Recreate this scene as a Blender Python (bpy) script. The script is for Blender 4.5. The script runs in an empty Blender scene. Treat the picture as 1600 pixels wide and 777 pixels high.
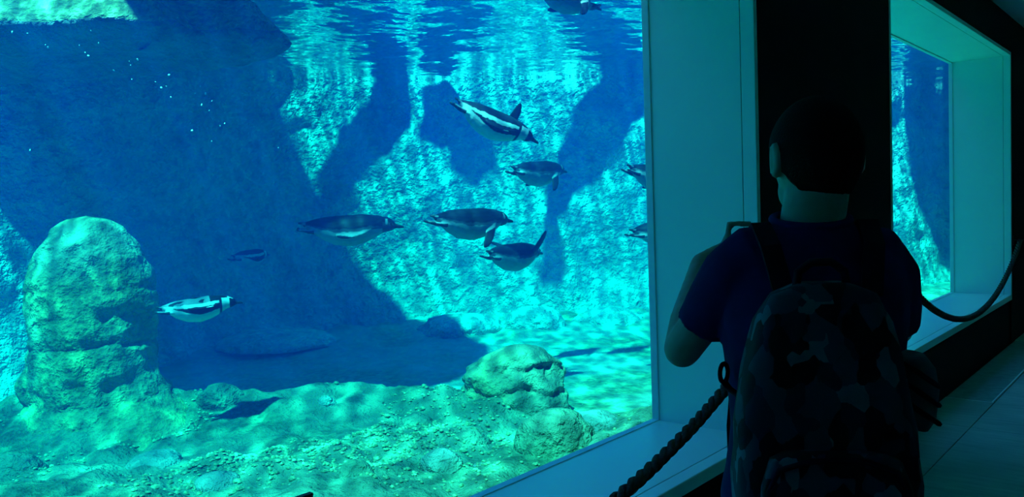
import bpy, bmesh, math, random
from mathutils import Vector, Matrix, noise
import numpy as np

sc = bpy.context.scene
COL = sc.collection
R = random.Random(11)

# ------------------------------------------------------------------ camera
YAW, PITCH, ROLL, FPX = 0.70842, 0.05051, 0.03523, 1270.4
CAM = Vector((0.0, -1.377, 1.42))
CF = Vector((math.cos(YAW)*math.cos(PITCH), math.sin(YAW)*math.cos(PITCH), -math.sin(PITCH)))
_r = Vector((math.sin(YAW), -math.cos(YAW), 0)); _u = _r.cross(CF)
CR = math.cos(ROLL)*_r - math.sin(ROLL)*_u
CU = CR.cross(CF)
cam_d = bpy.data.cameras.new('camera'); cam = bpy.data.objects.new('camera', cam_d); COL.objects.link(cam)
cam.matrix_world = Matrix(((CR.x, CU.x, -CF.x, CAM.x), (CR.y, CU.y, -CF.y, CAM.y), (CR.z, CU.z, -CF.z, CAM.z), (0, 0, 0, 1)))
cam_d.sensor_fit = 'HORIZONTAL'; cam_d.sensor_width = 36; cam_d.lens = 36*FPX/1600
cam_d.clip_start = 0.05
sc.camera = cam

# ------------------------------------------------------------------ light
w = bpy.data.worlds.new('sky'); sc.world = w; w.use_nodes = True
w.node_tree.nodes['Background'].inputs[0].default_value = (0.12, 0.33, 1.0, 1)
w.node_tree.nodes['Background'].inputs[1].default_value = 1.55
GF = Vector((math.cos(YAW), math.sin(YAW), 0)); GR = Vector((math.sin(YAW), -math.cos(YAW), 0))
SUNT = (GR*0.20 + GF*0.50 + Vector((0, 0, -1)))          # direction the sunlight travels (per metre down)
sun_d = bpy.data.lights.new('sun', 'SUN'); sun = bpy.data.objects.new('sun', sun_d); COL.objects.link(sun)
sun_d.energy = 11.0; sun_d.angle = math.radians(1.4); sun_d.color = (1.0, 1.0, 0.95)
sun.rotation_euler = SUNT.normalized().to_track_quat('-Z', 'Y').to_euler(); sun.location = (2, -4, 9)
sc.view_settings.view_transform = 'Standard'; sc.view_settings.look = 'None'
sc.view_settings.exposure = 0.0; sc.view_settings.gamma = 1.0; sc.view_settings.use_curve_mapping = False
cy = sc.cycles
cy.max_bounces = 8; cy.diffuse_bounces = 4; cy.glossy_bounces = 4; cy.transmission_bounces = 4
cy.volume_bounces = 1; cy.transparent_max_bounces = 16
cy.caustics_reflective = False; cy.caustics_refractive = False
cy.use_denoising = True
cy.sample_clamp_indirect = 6.0

# ------------------------------------------------------------------ measures
D = 0.505; X1, X2, X3 = 3.126, 4.980, 8.677; HS, HT = 0.450, 2.646
X0 = X1 - (X3 - X2); X4 = X3 + (X2 - X1); X5 = X4 + (X3 - X2); W = 2.92; ROOF = 3.0

def G(t, z, h=0.0):
    """ground frame of the viewpoint: t metres to the right, z metres ahead, height h"""
    return Vector((CAM.x, CAM.y, 0)) + GR*t + GF*z + Vector((0, 0, h))
def P(px, py, z):
    return CAM + (CF + CR*((px-800)/FPX) + CU*((388.5-py)/FPX))*z

# ------------------------------------------------------------------ helpers
def link(o, parent=None):
    COL.objects.link(o)
    if parent is not None: o.parent = parent
    return o
def obj(name, verts, faces, mat, parent=None, smooth=True):
    me = bpy.data.meshes.new(name)
    me.from_pydata([tuple(v) for v in verts], [], faces); me.update()
    return mesh_obj(name, me, mat, parent, smooth)
def mesh_obj(name, me, mat, parent=None, smooth=True):
    if mat is not None: me.materials.append(mat)
    if smooth: me.polygons.foreach_set('use_smooth', [True]*len(me.polygons))
    return link(bpy.data.objects.new(name, me), parent)
def bm_obj(name, bm, mat, parent=None, smooth=False):
    me = bpy.data.meshes.new(name); bm.to_mesh(me); bm.free()
    return mesh_obj(name, me, mat, parent, smooth)
def tag(o, label, cat=None, group=None, kind=None):
    if label: o['label'] = label
    if cat: o['category'] = cat
    if group: o['group'] = group
    if kind: o['kind'] = kind
    return o
def struct(o, label=None):
    o['kind'] = 'structure'
    if label: o['label'] = label
    return o
def empty(name, loc=(0, 0, 0)):
    o = bpy.data.objects.new(name, None); o.location = loc; o.empty_display_size = 0.1
    return link(o)
def add_box(bm, x0, x1, y0, y1, z0, z1, bev=0.0):
    vs = [bm.verts.new(p) for p in ((x0,y0,z0),(x1,y0,z0),(x1,y1,z0),(x0,y1,z0),(x0,y0,z1),(x1,y0,z1),(x1,y1,z1),(x0,y1,z1))]
    fs = [bm.faces.new([vs[i] for i in f]) for f in ((0,3,2,1),(4,5,6,7),(0,1,5,4),(1,2,6,5),(2,3,7,6),(3,0,4,7))]
    if bev:
        es = list({e for f in fs for e in f.edges})
        bmesh.ops.bevel(bm, geom=es, offset=bev, segments=2, affect='EDGES', profile=0.5)
def box(name, x0, x1, y0, y1, z0, z1, mat, parent=None, bev=0.0):
    bm = bmesh.new(); add_box(bm, x0, x1, y0, y1, z0, z1, bev)
    return bm_obj(name, bm, mat, parent)
def tube(pts, rad, n=8, closed=False, cap=True):
    """verts, faces of a tube along pts; rad a number or a list"""
    pts = [Vector(p) for p in pts]; m = len(pts)
    rads = rad if isinstance(rad, (list, tuple)) else [rad]*m
    V, Fc = [], []
    up = None
    for i, p in enumerate(pts):
        a = pts[(i-1) % m] if (closed or i > 0) else p
        b = pts[(i+1) % m] if (closed or i < m-1) else p
        d = (b-a).normalized()
        if up is None:
            up = Vector((0, 0, 1)) if abs(d.z) < 0.9 else Vector((1, 0, 0))
        s = d.cross(up)
        if s.length < 1e-6: s = d.orthogonal()
        s.normalize(); up = s.cross(d).normalized()
        for k in range(n):
            an = 2*math.pi*k/n
            V.append(p + (s*math.cos(an) + up*math.sin(an))*rads[i])
    rng = m if closed else m-1
    for i in range(rng):
        for k in range(n):
            j = (i+1) % m
            Fc.append((i*n+k, i*n+(k+1) % n, j*n+(k+1) % n, j*n+k))
    if cap and not closed:
        Fc.append(tuple(range(n))[::-1]); Fc.append(tuple((m-1)*n+k for k in range(n)))
    return V, Fc
def fbm(p, oct=4, h=1.0):
    return noise.fractal(p, h, 2.0, oct)

def sst(a, b, x):
    t = min(1, max(0, (x-a)/(b-a))); return t*t*(3-2*t)

# ------------------------------------------------------------------ materials
class NT:
    def __init__(s, name, disp=False):
        s.m = bpy.data.materials.new(name); s.m.use_nodes = True; s.t = s.m.node_tree
        s.t.nodes.clear(); s.out = s.n('ShaderNodeOutputMaterial')
    def n(s, typ, **kw):
        nd = s.t.nodes.new(typ)
        for k, v in kw.items():
            if k in nd.inputs: s.put(nd.inputs[k], v)
            else: setattr(nd, k, v)
        return nd
    def put(s, sock, v):
        if isinstance(v, bpy.types.NodeSocket): s.t.links.new(v, sock)
        elif isinstance(v, bpy.types.Node): s.t.links.new(v.outputs[0], sock)
        else:
            if isinstance(v, (tuple, list)) and len(v) == 3 and sock.type == 'RGBA': v = (*v, 1)
            sock.default_value = v
    def l(s, a, b): s.t.links.new(a, b)
    def ramp(s, fac, stops, interp='LINEAR'):
        r = s.n('ShaderNodeValToRGB'); r.color_ramp.interpolation = interp
        e = r.color_ramp.elements
        while len(e) < len(stops): e.new(0.5)
        for q, (p, c) in zip(e, stops):
            q.position = p; q.color = (*c, 1) if len(c) == 3 else c
        s.put(r.inputs[0], fac); return r.outputs[0]
    def math(s, op, a, b=None, c=None):
        m = s.n('ShaderNodeMath', operation=op); s.put(m.inputs[0], a)
        if b is not None: s.put(m.inputs[1], b)
        if c is not None: s.put(m.inputs[2], c)
        return m.outputs[0]
    def noise(s, scale, detail=3, rough=0.5, vec=None, dist=0.0):
        t = s.n('ShaderNodeTexNoise'); t.inputs['Scale'].default_value = scale; t.inputs['Detail'].default_value = detail
        t.inputs['Roughness'].default_value = rough; t.inputs['Distortion'].default_value = dist
        if vec is not None: s.put(t.inputs['Vector'], vec)
        return t.outputs[0]
    def pos(s): return s.n('ShaderNodeNewGeometry').outputs['Position']
    def objco(s): return s.n('ShaderNodeTexCoord').outputs['Object']
    def mapping(s, vec, scale=(1,1,1), rot=(0,0,0), loc=(0,0,0)):
        m = s.n('ShaderNodeMapping'); m.inputs['Scale'].default_value = scale; m.inputs['Rotation'].default_value = rot
        m.inputs['Location'].default_value = loc; s.put(m.inputs['Vector'], vec); return m.outputs[0]
    def bump(s, height, strength=0.5, dist=0.02):
        b = s.n('ShaderNodeBump'); b.inputs['Strength'].default_value = strength; b.inputs['Distance'].default_value = dist
        s.put(b.inputs['Height'], height); return b.outputs[0]
    def bsdf(s, color, rough=0.6, normal=None, spec=0.3, metal=0.0):
        b = s.n('ShaderNodeBsdfPrincipled'); s.put(b.inputs['Base Color'], color); s.put(b.inputs['Roughness'], rough)
        b.inputs['Specular IOR Level'].default_value = spec; b.inputs['Metallic'].default_value = metal
        if normal is not None: s.put(b.inputs['Normal'], normal)
        s.l(b.outputs[0], s.out.inputs['Surface']); return b

def plain(name, color, rough=0.6, spec=0.3, var=0.12, vscale=6, bumps=0.0, bscale=40, metal=0.0):
    t = NT(name); n = t.noise(vscale, 4, 0.55, t.objco())
    c = t.ramp(n, [(0.3, tuple(x*(1-var) for x in color)), (0.7, tuple(min(1, x*(1+var)) for x in color))])
    nm = t.bump(t.noise(bscale, 3, 0.5, t.objco()), bumps, 0.004) if bumps else None
    t.bsdf(c, rough, nm, spec, metal); return t.m

def rock_mat(name, base, moss, dark, moss_lo=0.42, moss_hi=0.62, fine=17.0, bstr=0.7, bdist=0.05):
    t = NT(name); p = t.pos()
    big = t.noise(1.3, 3, 0.55, p); mid = t.noise(7.0, 4, 0.6, p); fin = t.noise(fine, 3, 0.6, p)
    c1 = t.ramp(mid, [(0.30, dark), (0.46, base), (0.72, tuple(min(1, x*1.25) for x in base))])
    mfac = t.ramp(big, [(moss_lo, (0,0,0)), (moss_hi, (1,1,1))])
    mossc = t.ramp(fin, [(0.35, tuple(x*0.5 for x in moss)), (0.62, moss)])
    mx = t.n('ShaderNodeMix', data_type='RGBA'); t.put(mx.inputs[0], mfac); t.put(mx.inputs[6], c1); t.put(mx.inputs[7], mossc)
    hgt = t.math('ADD', t.math('MULTIPLY', mid, 0.9), fin)
    t.bsdf(mx.outputs[2], 0.9, t.bump(hgt, bstr, bdist), 0.1); return t.m

M = {}
M['pool_wall'] = rock_mat('pool_wall_plaster', (0.60, 0.60, 0.54), (0.42, 0.50, 0.40), (0.38, 0.42, 0.40), 0.5, 0.8, 13.0, 1.0, 0.07)
M['pool_floor'] = rock_mat('pool_floor_sand', (0.42, 0.41, 0.34), (0.36, 0.46, 0.26), (0.30, 0.34, 0.27), 0.44, 0.62, 21.0, 0.6, 0.04)
M['moss_rock'] = rock_mat('mossy_rock', (0.28, 0.30, 0.20), (0.36, 0.40, 0.17), (0.10, 0.14, 0.10), 0.40, 0.60, 23.0, 0.8, 0.04)
M['dark_rock'] = rock_mat('dark_rock', (0.26, 0.30, 0.26), (0.30, 0.38, 0.22), (0.10, 0.15, 0.14), 0.45, 0.6, 25.0, 0.9, 0.05)
M['shelf'] = rock_mat('weedy_shelf', (0.22, 0.28, 0.19), (0.13, 0.225, 0.13), (0.07, 0.13, 0.10), 0.40, 0.60, 24.0, 0.9, 0.05)
M['room'] = plain('black_room_paint', (0.012, 0.013, 0.014), 0.8, 0.1, 0.2, 3)
M['rear'] = plain('grey_room_paint', (0.72, 0.72, 0.70), 0.8, 0.1, 0.1, 3)
M['lining'] = plain('window_lining_panel', (0.80, 0.94, 0.76), 0.38, 0.5, 0.03, 2, 0.05, 200)
M['sill'] = plain('sill_laminate', (0.88, 0.97, 0.78), 0.30, 0.5, 0.02, 2)
M['gasket'] = plain('gasket', (0.75, 0.88, 0.80), 0.5, 0.3, 0.05)
M['base'] = plain('plinth_render', (0.035, 0.034, 0.028), 0.9, 0.1, 0.3, 9, 0.4, 60)
M['shade_caster'] = plain('shade_caster_grey', (0.4, 0.4, 0.38), 0.9, 0.1)

def water_volume():
    t = NT('pool_water')
    a = t.n('ShaderNodeVolumeAbsorption'); s = t.n('ShaderNodeVolumeScatter')
    # absorption = density * (1 - colour)
    a.inputs['Color'].default_value = (0.0, 0.918, 0.945, 1); a.inputs['Density'].default_value = 0.9
    s.inputs['Color'].default_value = (0.0, 0.15, 1.0, 1); s.inputs['Density'].default_value = 0.08
    s.inputs['Anisotropy'].default_value = 0.2
    ad = t.n('ShaderNodeAddShader'); t.l(a.outputs[0], ad.inputs[0]); t.l(s.outputs[0], ad.inputs[1])
    t.l(ad.outputs[0], t.out.inputs['Volume'])
    return t.m
def water_surface():
    t = NT('pool_water_surface'); p = t.pos()
    # wave relief: long swells and small ripples
    h = t.math('ADD', t.math('MULTIPLY', t.noise(2.1, 2, 0.5, p), 1.0), t.math('MULTIPLY', t.noise(7.0, 2, 0.5, p), 0.16))
    nm = t.bump(h, 1.0, 0.05)
    fr = t.n('ShaderNodeFresnel'); fr.inputs['IOR'].default_value = 1.333; t.l(nm, fr.inputs['Normal'])
    gl = t.n('ShaderNodeBsdfGlossy'); gl.inputs['Roughness'].default_value = 0.03; t.l(nm, gl.inputs['Normal'])
    gl.inputs['Color'].default_value = (1, 1, 1, 1)
    # caustic light net painted into the transparency colour, separate from the wave relief
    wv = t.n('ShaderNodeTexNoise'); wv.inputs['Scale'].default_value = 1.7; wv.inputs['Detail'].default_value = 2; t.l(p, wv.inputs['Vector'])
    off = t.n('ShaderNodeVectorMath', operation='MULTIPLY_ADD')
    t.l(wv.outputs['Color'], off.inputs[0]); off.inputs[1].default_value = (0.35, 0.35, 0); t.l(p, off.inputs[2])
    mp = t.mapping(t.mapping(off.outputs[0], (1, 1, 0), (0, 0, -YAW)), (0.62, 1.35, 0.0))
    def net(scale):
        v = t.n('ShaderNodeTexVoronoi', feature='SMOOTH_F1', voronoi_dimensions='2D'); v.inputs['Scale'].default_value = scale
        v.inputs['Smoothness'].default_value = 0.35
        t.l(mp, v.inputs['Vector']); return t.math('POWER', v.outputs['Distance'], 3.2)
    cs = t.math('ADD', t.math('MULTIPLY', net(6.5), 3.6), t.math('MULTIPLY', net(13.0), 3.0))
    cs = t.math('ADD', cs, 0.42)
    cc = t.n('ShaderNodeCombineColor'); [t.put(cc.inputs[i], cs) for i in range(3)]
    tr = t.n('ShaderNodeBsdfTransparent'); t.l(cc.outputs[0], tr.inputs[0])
    mx = t.n('ShaderNodeMixShader'); t.l(fr.outputs[0], mx.inputs[0]); t.l(tr.outputs[0], mx.inputs[1]); t.l(gl.outputs[0], mx.inputs[2])
    t.l(mx.outputs[0], t.out.inputs['Surface']); return t.m
def glass_mat():
    t = NT('acrylic_pane')
    ly = t.n('ShaderNodeLayerWeight'); lw = t.n('ShaderNodeMath', operation='MULTIPLY'); lw.inputs[1].default_value = 0.15
    t.put(lw.inputs[0], t.math('POWER', ly.outputs['Facing'], 5.0))
    gl = t.n('ShaderNodeBsdfGlossy'); gl.inputs['Roughness'].default_value = 0.0
    tr = t.n('ShaderNodeBsdfTransparent'); tr.inputs[0].default_value = (0.985, 0.99, 0.99, 1)
    mx = t.n('ShaderNodeMixShader'); t.l(lw.outputs[0], mx.inputs[0]); t.l(tr.outputs[0], mx.inputs[1]); t.l(gl.outputs[0], mx.inputs[2])
    t.l(mx.outputs[0], t.out.inputs['Surface']); return t.m
M['water'] = water_volume(); M['surface'] = water_surface(); M['glass'] = glass_mat()

# ------------------------------------------------------------------ gallery shell
XA, XB, YR = -3.5, 15.0, -4.5           # ends and rear of the viewing gallery
LIN = 0.03                               # thickness of the lining panels
bm = bmesh.new()
GX = D
add_box(bm, -13.5, X0-LIN, 0, GX, -0.10, ROOF)
add_box(bm, X0-LIN, X1+LIN, 0.015, GX, -0.10, HS-LIN); add_box(bm, X0-LIN, X1+LIN, 0, GX, HT+LIN, ROOF)
add_box(bm, X1+LIN, X2-LIN, 0, GX, -0.10, ROOF)
add_box(bm, X2-LIN, X3+LIN, 0.015, GX, -0.10, HS-LIN); add_box(bm, X2-LIN, X3+LIN, 0, GX, HT+LIN, ROOF)
add_box(bm, X3+LIN, X4-LIN, 0, GX, -0.10, ROOF)
add_box(bm, X4-LIN, X5+LIN, 0.015, GX, -0.10, HS-LIN); add_box(bm, X4-LIN, X5+LIN, 0, GX, HT+LIN, ROOF)
add_box(bm, X5+LIN, XB, 0, GX, -0.10, ROOF)
struct(bm_obj('wall_front', bm, M['room']), 'black painted wall and pillars between the big viewing windows')
struct(box('wall_rear', XA, XB, YR-0.1, YR, 0, ROOF, M['rear']), 'dark rear wall of the viewing gallery')
struct(box('wall_left', XA-0.1, XA, YR, GX, 0, ROOF, M['room']), 'dark left end wall of the viewing gallery')
struct(box('wall_right', XB, XB+0.1, YR, GX, 0, ROOF, M['room']), 'dark far end wall of the viewing gallery')
struct(box('ceiling', XA-0.1, XB+0.1, YR-0.1, GX, ROOF, ROOF+0.12, M['rear']), 'dark ceiling of the viewing gallery')

def window(name, xa, xb, label):
    e = empty(name, ((xa+xb)/2, 0, HS)); struct(e, label)
    def part(nm, x0, x1, y0, y1, z0, z1, mat, bev=0.0):
        cx, cz = (xa+xb)/2, HS
        return box(nm, x0-cx, x1-cx, y0, y1, z0-cz, z1-cz, mat, e, bev)
    S = 0.055; g = 0.003                # outer edging strip, joint
    part('sill', xa, xb, S+g, D, HS-LIN, HS, M['sill']); part('sill_edge', xa, xb, -0.004, S, HS-LIN-0.02, HS, M['sill'], 0.004)
    part('head_panel', xa, xb, S+g, D, HT, HT+LIN, M['lining']); part('head_edge', xa, xb, -0.004, S, HT, HT+LIN, M['lining'], 0.003)
    part('jamb', xa-LIN, xa, S+g, D, HS-LIN, HT+LIN, M['lining']); part('jamb_edge', xa-LIN, xa, -0.004, S, HS-LIN-0.02, HT+LIN, M['lining'], 0.003)
    part('jamb', xb, xb+LIN, S+g, D, HS-LIN, HT+LIN, M['lining']); part('jamb_edge', xb, xb+LIN, -0.004, S, HS-LIN-0.02, HT+LIN, M['lining'], 0.003)
    q = 0.008
    part('gasket', xa, xb, D-0.034, D-0.0005, HS, HS+q*0.6, M['gasket'], 0.002); part('gasket', xa, xb, D-0.034, D-0.0005, HT-q, HT, M['gasket'], 0.002)
    part('gasket', xa, xa+q, D-0.034, D-0.0005, HS, HT, M['gasket'], 0.002); part('gasket', xb-q, xb, D-0.034, D-0.0005, HS, HT, M['gasket'], 0.002)
    part('pane', xa-0.15, xb+0.15, D+0.0005, D+0.03, HS-0.15, HT+0.15, M['glass'])
    return e
window('window_1', X0, X1, 'big near viewing window with deep pale lining onto the penguin pool')
window('window_2', X2, X3, 'farther viewing window beyond the black pillar')
window('added_window', X4, X5, 'third viewing window added out of view to light the gallery floor')  # unseen opening added to bring pool light onto the floor

# ------------------------------------------------------------------ gallery floor: stone slabs with fine joints
def slab_mat():
    t = NT('floor_stone'); p = t.objco()
    v = t.mapping(p, (9, 1.2, 1)); a = t.noise(3, 5, 0.6, v); b = t.noise(2.0, 3, 0.5, p)
    c = t.ramp(a, [(0.3, (0.46, 0.46, 0.42)), (0.7, (0.66, 0.65, 0.60))])
    mx = t.n('ShaderNodeMix', data_type='RGBA', blend_type='MULTIPLY'); mx.inputs[0].default_value = 0.5
    t.l(c, mx.inputs[6]); t.l(t.ramp(b, [(0.35, (0.6, 0.6, 0.6)), (0.65, (1, 1, 1))]), mx.inputs[7])
    t.bsdf(mx.outputs[2], 0.5, t.bump(a, 0.15, 0.004), 0.3); return t.m
M['slab'] = slab_mat(); M['inset'] = plain('inset_slate', (0.33, 0.35, 0.37), 0.5, 0.3, 0.25, 14, 0.1)
M['metal_edge'] = plain('metal_edge', (0.95, 0.95, 0.92), 0.6, 0.2, 0.05)
fl = struct(box('floor', XA, XB, YR, 0.02, -0.10, -0.012, M['base']), 'stone slab floor of the dark viewing gallery')
XS = [-3.5, -1.6, 0.1, 1.8, 3.6, 5.44, 7.3, 9.1, 10.9, 12.7, 15.0]
YS = [(-0.30, 0.0), (-1.5, -0.30), (-2.9, -1.5), (-4.5, -2.9)]
for i in range(len(XS)-1):
    for j, (ya, yb) in enumerate(YS):
        xa, xb = XS[i], XS[i+1]
        spans = [(xa, xb)]
        if j == 0:                                     # inset slate strips run along the foot of each window
            spans = []
            for s0, s1 in ((xa, xb),):
                cuts = [(0.62, 3.32), (6.16, 8.86)]; cur = s0
                for c0, c1 in cuts:
                    if c1 <= s0 or c0 >= s1: continue
                    if c0 > cur: spans.append((cur, c0))
                    cur = min(c1, s1)
                if cur < s1: spans.append((cur, s1))
        for s0, s1 in spans:
            box('floor_slab', s0+0.0025, s1-0.0025, ya+0.0025, yb-0.0025, -0.012, 0.0, M['slab'], fl, 0.0015)
for c0, c1 in ((0.62, 3.32), (6.16, 8.86)):
    box('inset_strip', c0+0.012, c1-0.012, -0.28, -0.004, -0.012, -0.003, M['inset'], fl)
    box('inset_edge', c0, c0+0.010, -0.292, -0.004, -0.012, 0.001, M['metal_edge'], fl)
    box('inset_edge', c1-0.010, c1, -0.292, -0.004, -0.012, 0.001, M['metal_edge'], fl)
    box('inset_edge', c0+0.010, c1-0.010, -0.292, -0.282, -0.012, 0.001, M['metal_edge'], fl)


# ------------------------------------------------------------------ pool shell
WPATH = [(-10.0, -8.5), (-13.5, -4.0), (-14.5, 0.0), (-13.0, 3.0), (-9.5, 4.6), (-6.6, 5.5), (-4.9, 6.05), (-4.0, 6.4), (-3.4, 7.4), (-2.7, 8.7), (-1.7, 9.3), (-0.5, 9.5), (1.5, 9.7), (3.2, 10.2), (5.2, 11.1), (7.6, 12.4), (9.2, 13.4)]
def smooth_path(pts, step):
    out = []
    for i in range(len(pts)-1):
        p0 = Vector(pts[max(i-1, 0)]); p1 = Vector(pts[i]); p2 = Vector(pts[i+1]); p3 = Vector(pts[min(i+2, len(pts)-1)])
        n = max(2, int((p2-p1).length/step))
        for k in range(n):
            s = k/n
            out.append(0.5*((2*p1) + (p2-p0)*s + (2*p0-5*p1+4*p2-p3)*s*s + (3*p1-p0-3*p2+p3)*s**3))
    out.append(Vector(pts[-1])); return out
wp = smooth_path(WPATH, 0.055)
hs_ = [-0.35 + 0.06*i for i in range(63)]
V, Fc = [], []
for i, p in enumerate(wp):
    a = wp[max(i-1, 0)]; b = wp[min(i+1, len(wp)-1)]; d = (b-a).normalized(); nrm = Vector((d.y, -d.x))   # towards the viewer
    for h in hs_:
        q = Vector((p.x*1.0, p.y*1.0, h))
        dsp = (0.13 if p.x > -3.0 else 0.13-0.10*sst(-3.0, -3.8, p.x))*fbm(q*0.75, 3) + 0.05*fbm(q*2.6 + Vector((9, 2, 5)), 3) + 0.018*noise.noise(q*9)
        flare = 0.22*max(0.0, (0.75-h)/0.75)**2
        c = p + nrm*(dsp+flare)
        V.append(G(c.x, c.y, h))
n = len(hs_)
for i in range(len(wp)-1):
    for k in range(n-1):
        Fc.append((i*n+k, (i+1)*n+k, (i+1)*n+k+1, i*n+k+1))
struct(obj('pool_wall', V, Fc, M['pool_wall']), 'rough pale rock wall of the penguin pool under water')

def tz(x, y):
    v = Vector((x - CAM.x, y - CAM.y, 0)); return v.dot(GR), v.dot(GF)
def shelf_edge(t, q):
    return 5.25 + 0.20*(1-sst(-1.2, 0.2, t)) + 0.25*noise.noise(q*0.9 + Vector((3, 1, 7))) - 0.30*sst(-0.4, 1.2, t)       # where the near rocky shelf ends
def sand_h(x, y):
    t, z = tz(x, y); q = Vector((x, y, 0))
    far = sst(7.7, 8.5, z - 0.12*t + 0.3*noise.noise(q*0.8))
    return 0.06 + 0.012*fbm(q*1.6, 2) + far*(0.07 + 0.09*abs(fbm(q*1.7, 3)) + 0.03*noise.noise(q*6))
def shelf_h(x, y):
    t, z = tz(x, y); q = Vector((x, y, 0)); zr = shelf_edge(t, q)
    near = 1.0 - sst(zr-0.10, zr+0.30, z); rim = math.exp(-((z-zr+0.1)/0.35)**2)*(1-sst(-0.5, 0.4, t))
    return 0.02 + near*(0.10 + 0.10*fbm(q*1.1 + Vector((0, 0, 3)), 3) + 0.06*abs(noise.noise(q*3.3)) + 0.03*fbm(q*7, 2)) + 0.14*rim
def ground_h(x, y): return max(sand_h(x, y), shelf_h(x, y))
def field(name, xs, ys, fn, mat, keep=None):
    V = [(x, y, fn(x, y)) for x in xs for y in ys]; ny = len(ys)
    Fc = [(i*ny+j, (i+1)*ny+j, (i+1)*ny+j+1, i*ny+j+1) for i in range(len(xs)-1) for j in range(ny-1)
          if keep is None or keep(xs[i], ys[j])]
    return struct(obj(name, V, Fc, mat))
struct(field('pool_floor', np.arange(-13.4, 16.0, 0.09), np.arange(D+0.05, 12.9, 0.09), sand_h, M['pool_floor']), 'pale sandy bed of the penguin pool')
struct(field('pool_shelf', np.arange(-2.9, 9.0, 0.045), np.arange(D+0.05, 7.0, 0.045), shelf_h, M['shelf'], lambda x, y: tz(x, y)[1] < 5.9), 'lumpy weedy rock shelf on the pool bed below the near window')

# water: the body of water and its rippled surface
wb = box('pool_water', -13.4, 15.6, D+0.031, 13.0, -0.5, W-0.004, M['water']); tag(wb, 'clear blue green water filling the penguin pool', 'water', kind='stuff')
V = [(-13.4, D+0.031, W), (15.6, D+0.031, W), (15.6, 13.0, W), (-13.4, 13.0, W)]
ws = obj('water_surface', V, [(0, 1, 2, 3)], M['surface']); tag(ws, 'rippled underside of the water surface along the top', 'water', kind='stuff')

# ------------------------------------------------------------------ unseen slabs added above the water, outlined to cast the pool's shadow shapes
def wall_hit(px, py):
    d = CF + CR*((px-800)/FPX) + CU*((388.5-py)/FPX)
    dt, dz = d.dot(GR), d.dot(GF)
    best = None
    for a, b in zip(wp[:-1], wp[1:]):
        ex, ey = b.x-a.x, b.y-a.y; den = dt*ey - dz*ex
        if abs(den) < 1e-9: continue
        s = (a.x*ey - a.y*ex)/den; u = (a.x*dz - a.y*dt)/den
        if s > 0 and -0.001 <= u <= 1.001 and (best is None or s < best): best = s
    return CAM + d*best
def floor_hit(px, py, h=0.08):
    d = CF + CR*((px-800)/FPX) + CU*((388.5-py)/FPX); return CAM + d*((h-CAM.z)/d.z)
ZC = 3.75
def up(p): return Vector((p.x, p.y, 0)) - Vector((SUNT.x, SUNT.y, 0))*(ZC-p.z)
def shade_caster(name, pts, label, thick=0.25):
    out = []
    for i, p in enumerate(pts):                       # rough broken edge
        b = pts[(i+1) % len(pts)]; n = max(1, int((b-p).length/0.12)); nn = Vector((-(b-p).y, (b-p).x, 0)).normalized()
        for k in range(n):
            c = p.lerp(b, k/n); out.append(c + nn*0.05*fbm(c*3.0, 3))
    bm = bmesh.new(); vs = [bm.verts.new((p.x, p.y, ZC)) for p in out]
    f = bm.faces.new(vs); r = bmesh.ops.extrude_face_region(bm, geom=[f])
    for v in r['geom']:
        if isinstance(v, bmesh.types.BMVert): v.co.z += thick
    bmesh.ops.triangulate(bm, faces=bm.faces[:]); bmesh.ops.recalc_face_normals(bm, faces=bm.faces[:])
    return struct(bm_obj(name, bm, M['shade_caster']), label)
Wl = lambda *a: [up(wall_hit(*q)) for q in a]
Fl = lambda *a: [up(floor_hit(*q)) for q in a]
shade_caster('shade_slab_1', Wl((395, 90), (408, 130), (450, 230), (490, 310), (520, 370), (545, 415), (580, 460), (614, 498)) + Fl((700, 528), (758, 546), (708, 594), (600, 622), (500, 634), (470, 612), (440, 594), (300, 598), (215, 604)) + Wl((150, 450), (90, 356), (0, 322), (-90, 300), (-90, 20)), 'unseen slab added to shade the left of the pool')
shade_caster('shade_slab_2', Wl((606, 100), (612, 130), (560, 200), (520, 250), (484, 312), (500, 345), (542, 330), (572, 285), (615, 255), (643, 210), (638, 130), (640, 100)), 'narrow unseen slab added to cast a shadow band on the pool wall')
shade_caster('shade_slab_3', Wl((664, 180), (700, 174), (722, 196), (716, 222), (694, 248), (658, 232)), 'small unseen slab added to shade the pool wall')
shade_caster('shade_slab_7', Wl((716, 226), (742, 206), (766, 238), (748, 288), (716, 276), (700, 256)), 'second small unseen slab added to shade the pool wall')
shade_caster('shade_slab_4', Wl((990, 105), (900, 240), (852, 320), (848, 475), (886, 472), (876, 370), (900, 320), (960, 250), (1008, 165), (1010, 105)), 'slanting unseen slab added to shade the pool wall')
shade_caster('shade_slab_5', Wl((1412, 168), (1510, 160), (1515, 420), (1470, 430), (1455, 330), (1424, 292)), 'unseen slab added to shade the far end of the pool')
shade_caster('shade_slab_6', Wl((1438, 70), (1510, 60), (1510, 128), (1444, 122)), 'smaller unseen slab added to shade the far end of the pool')

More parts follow.
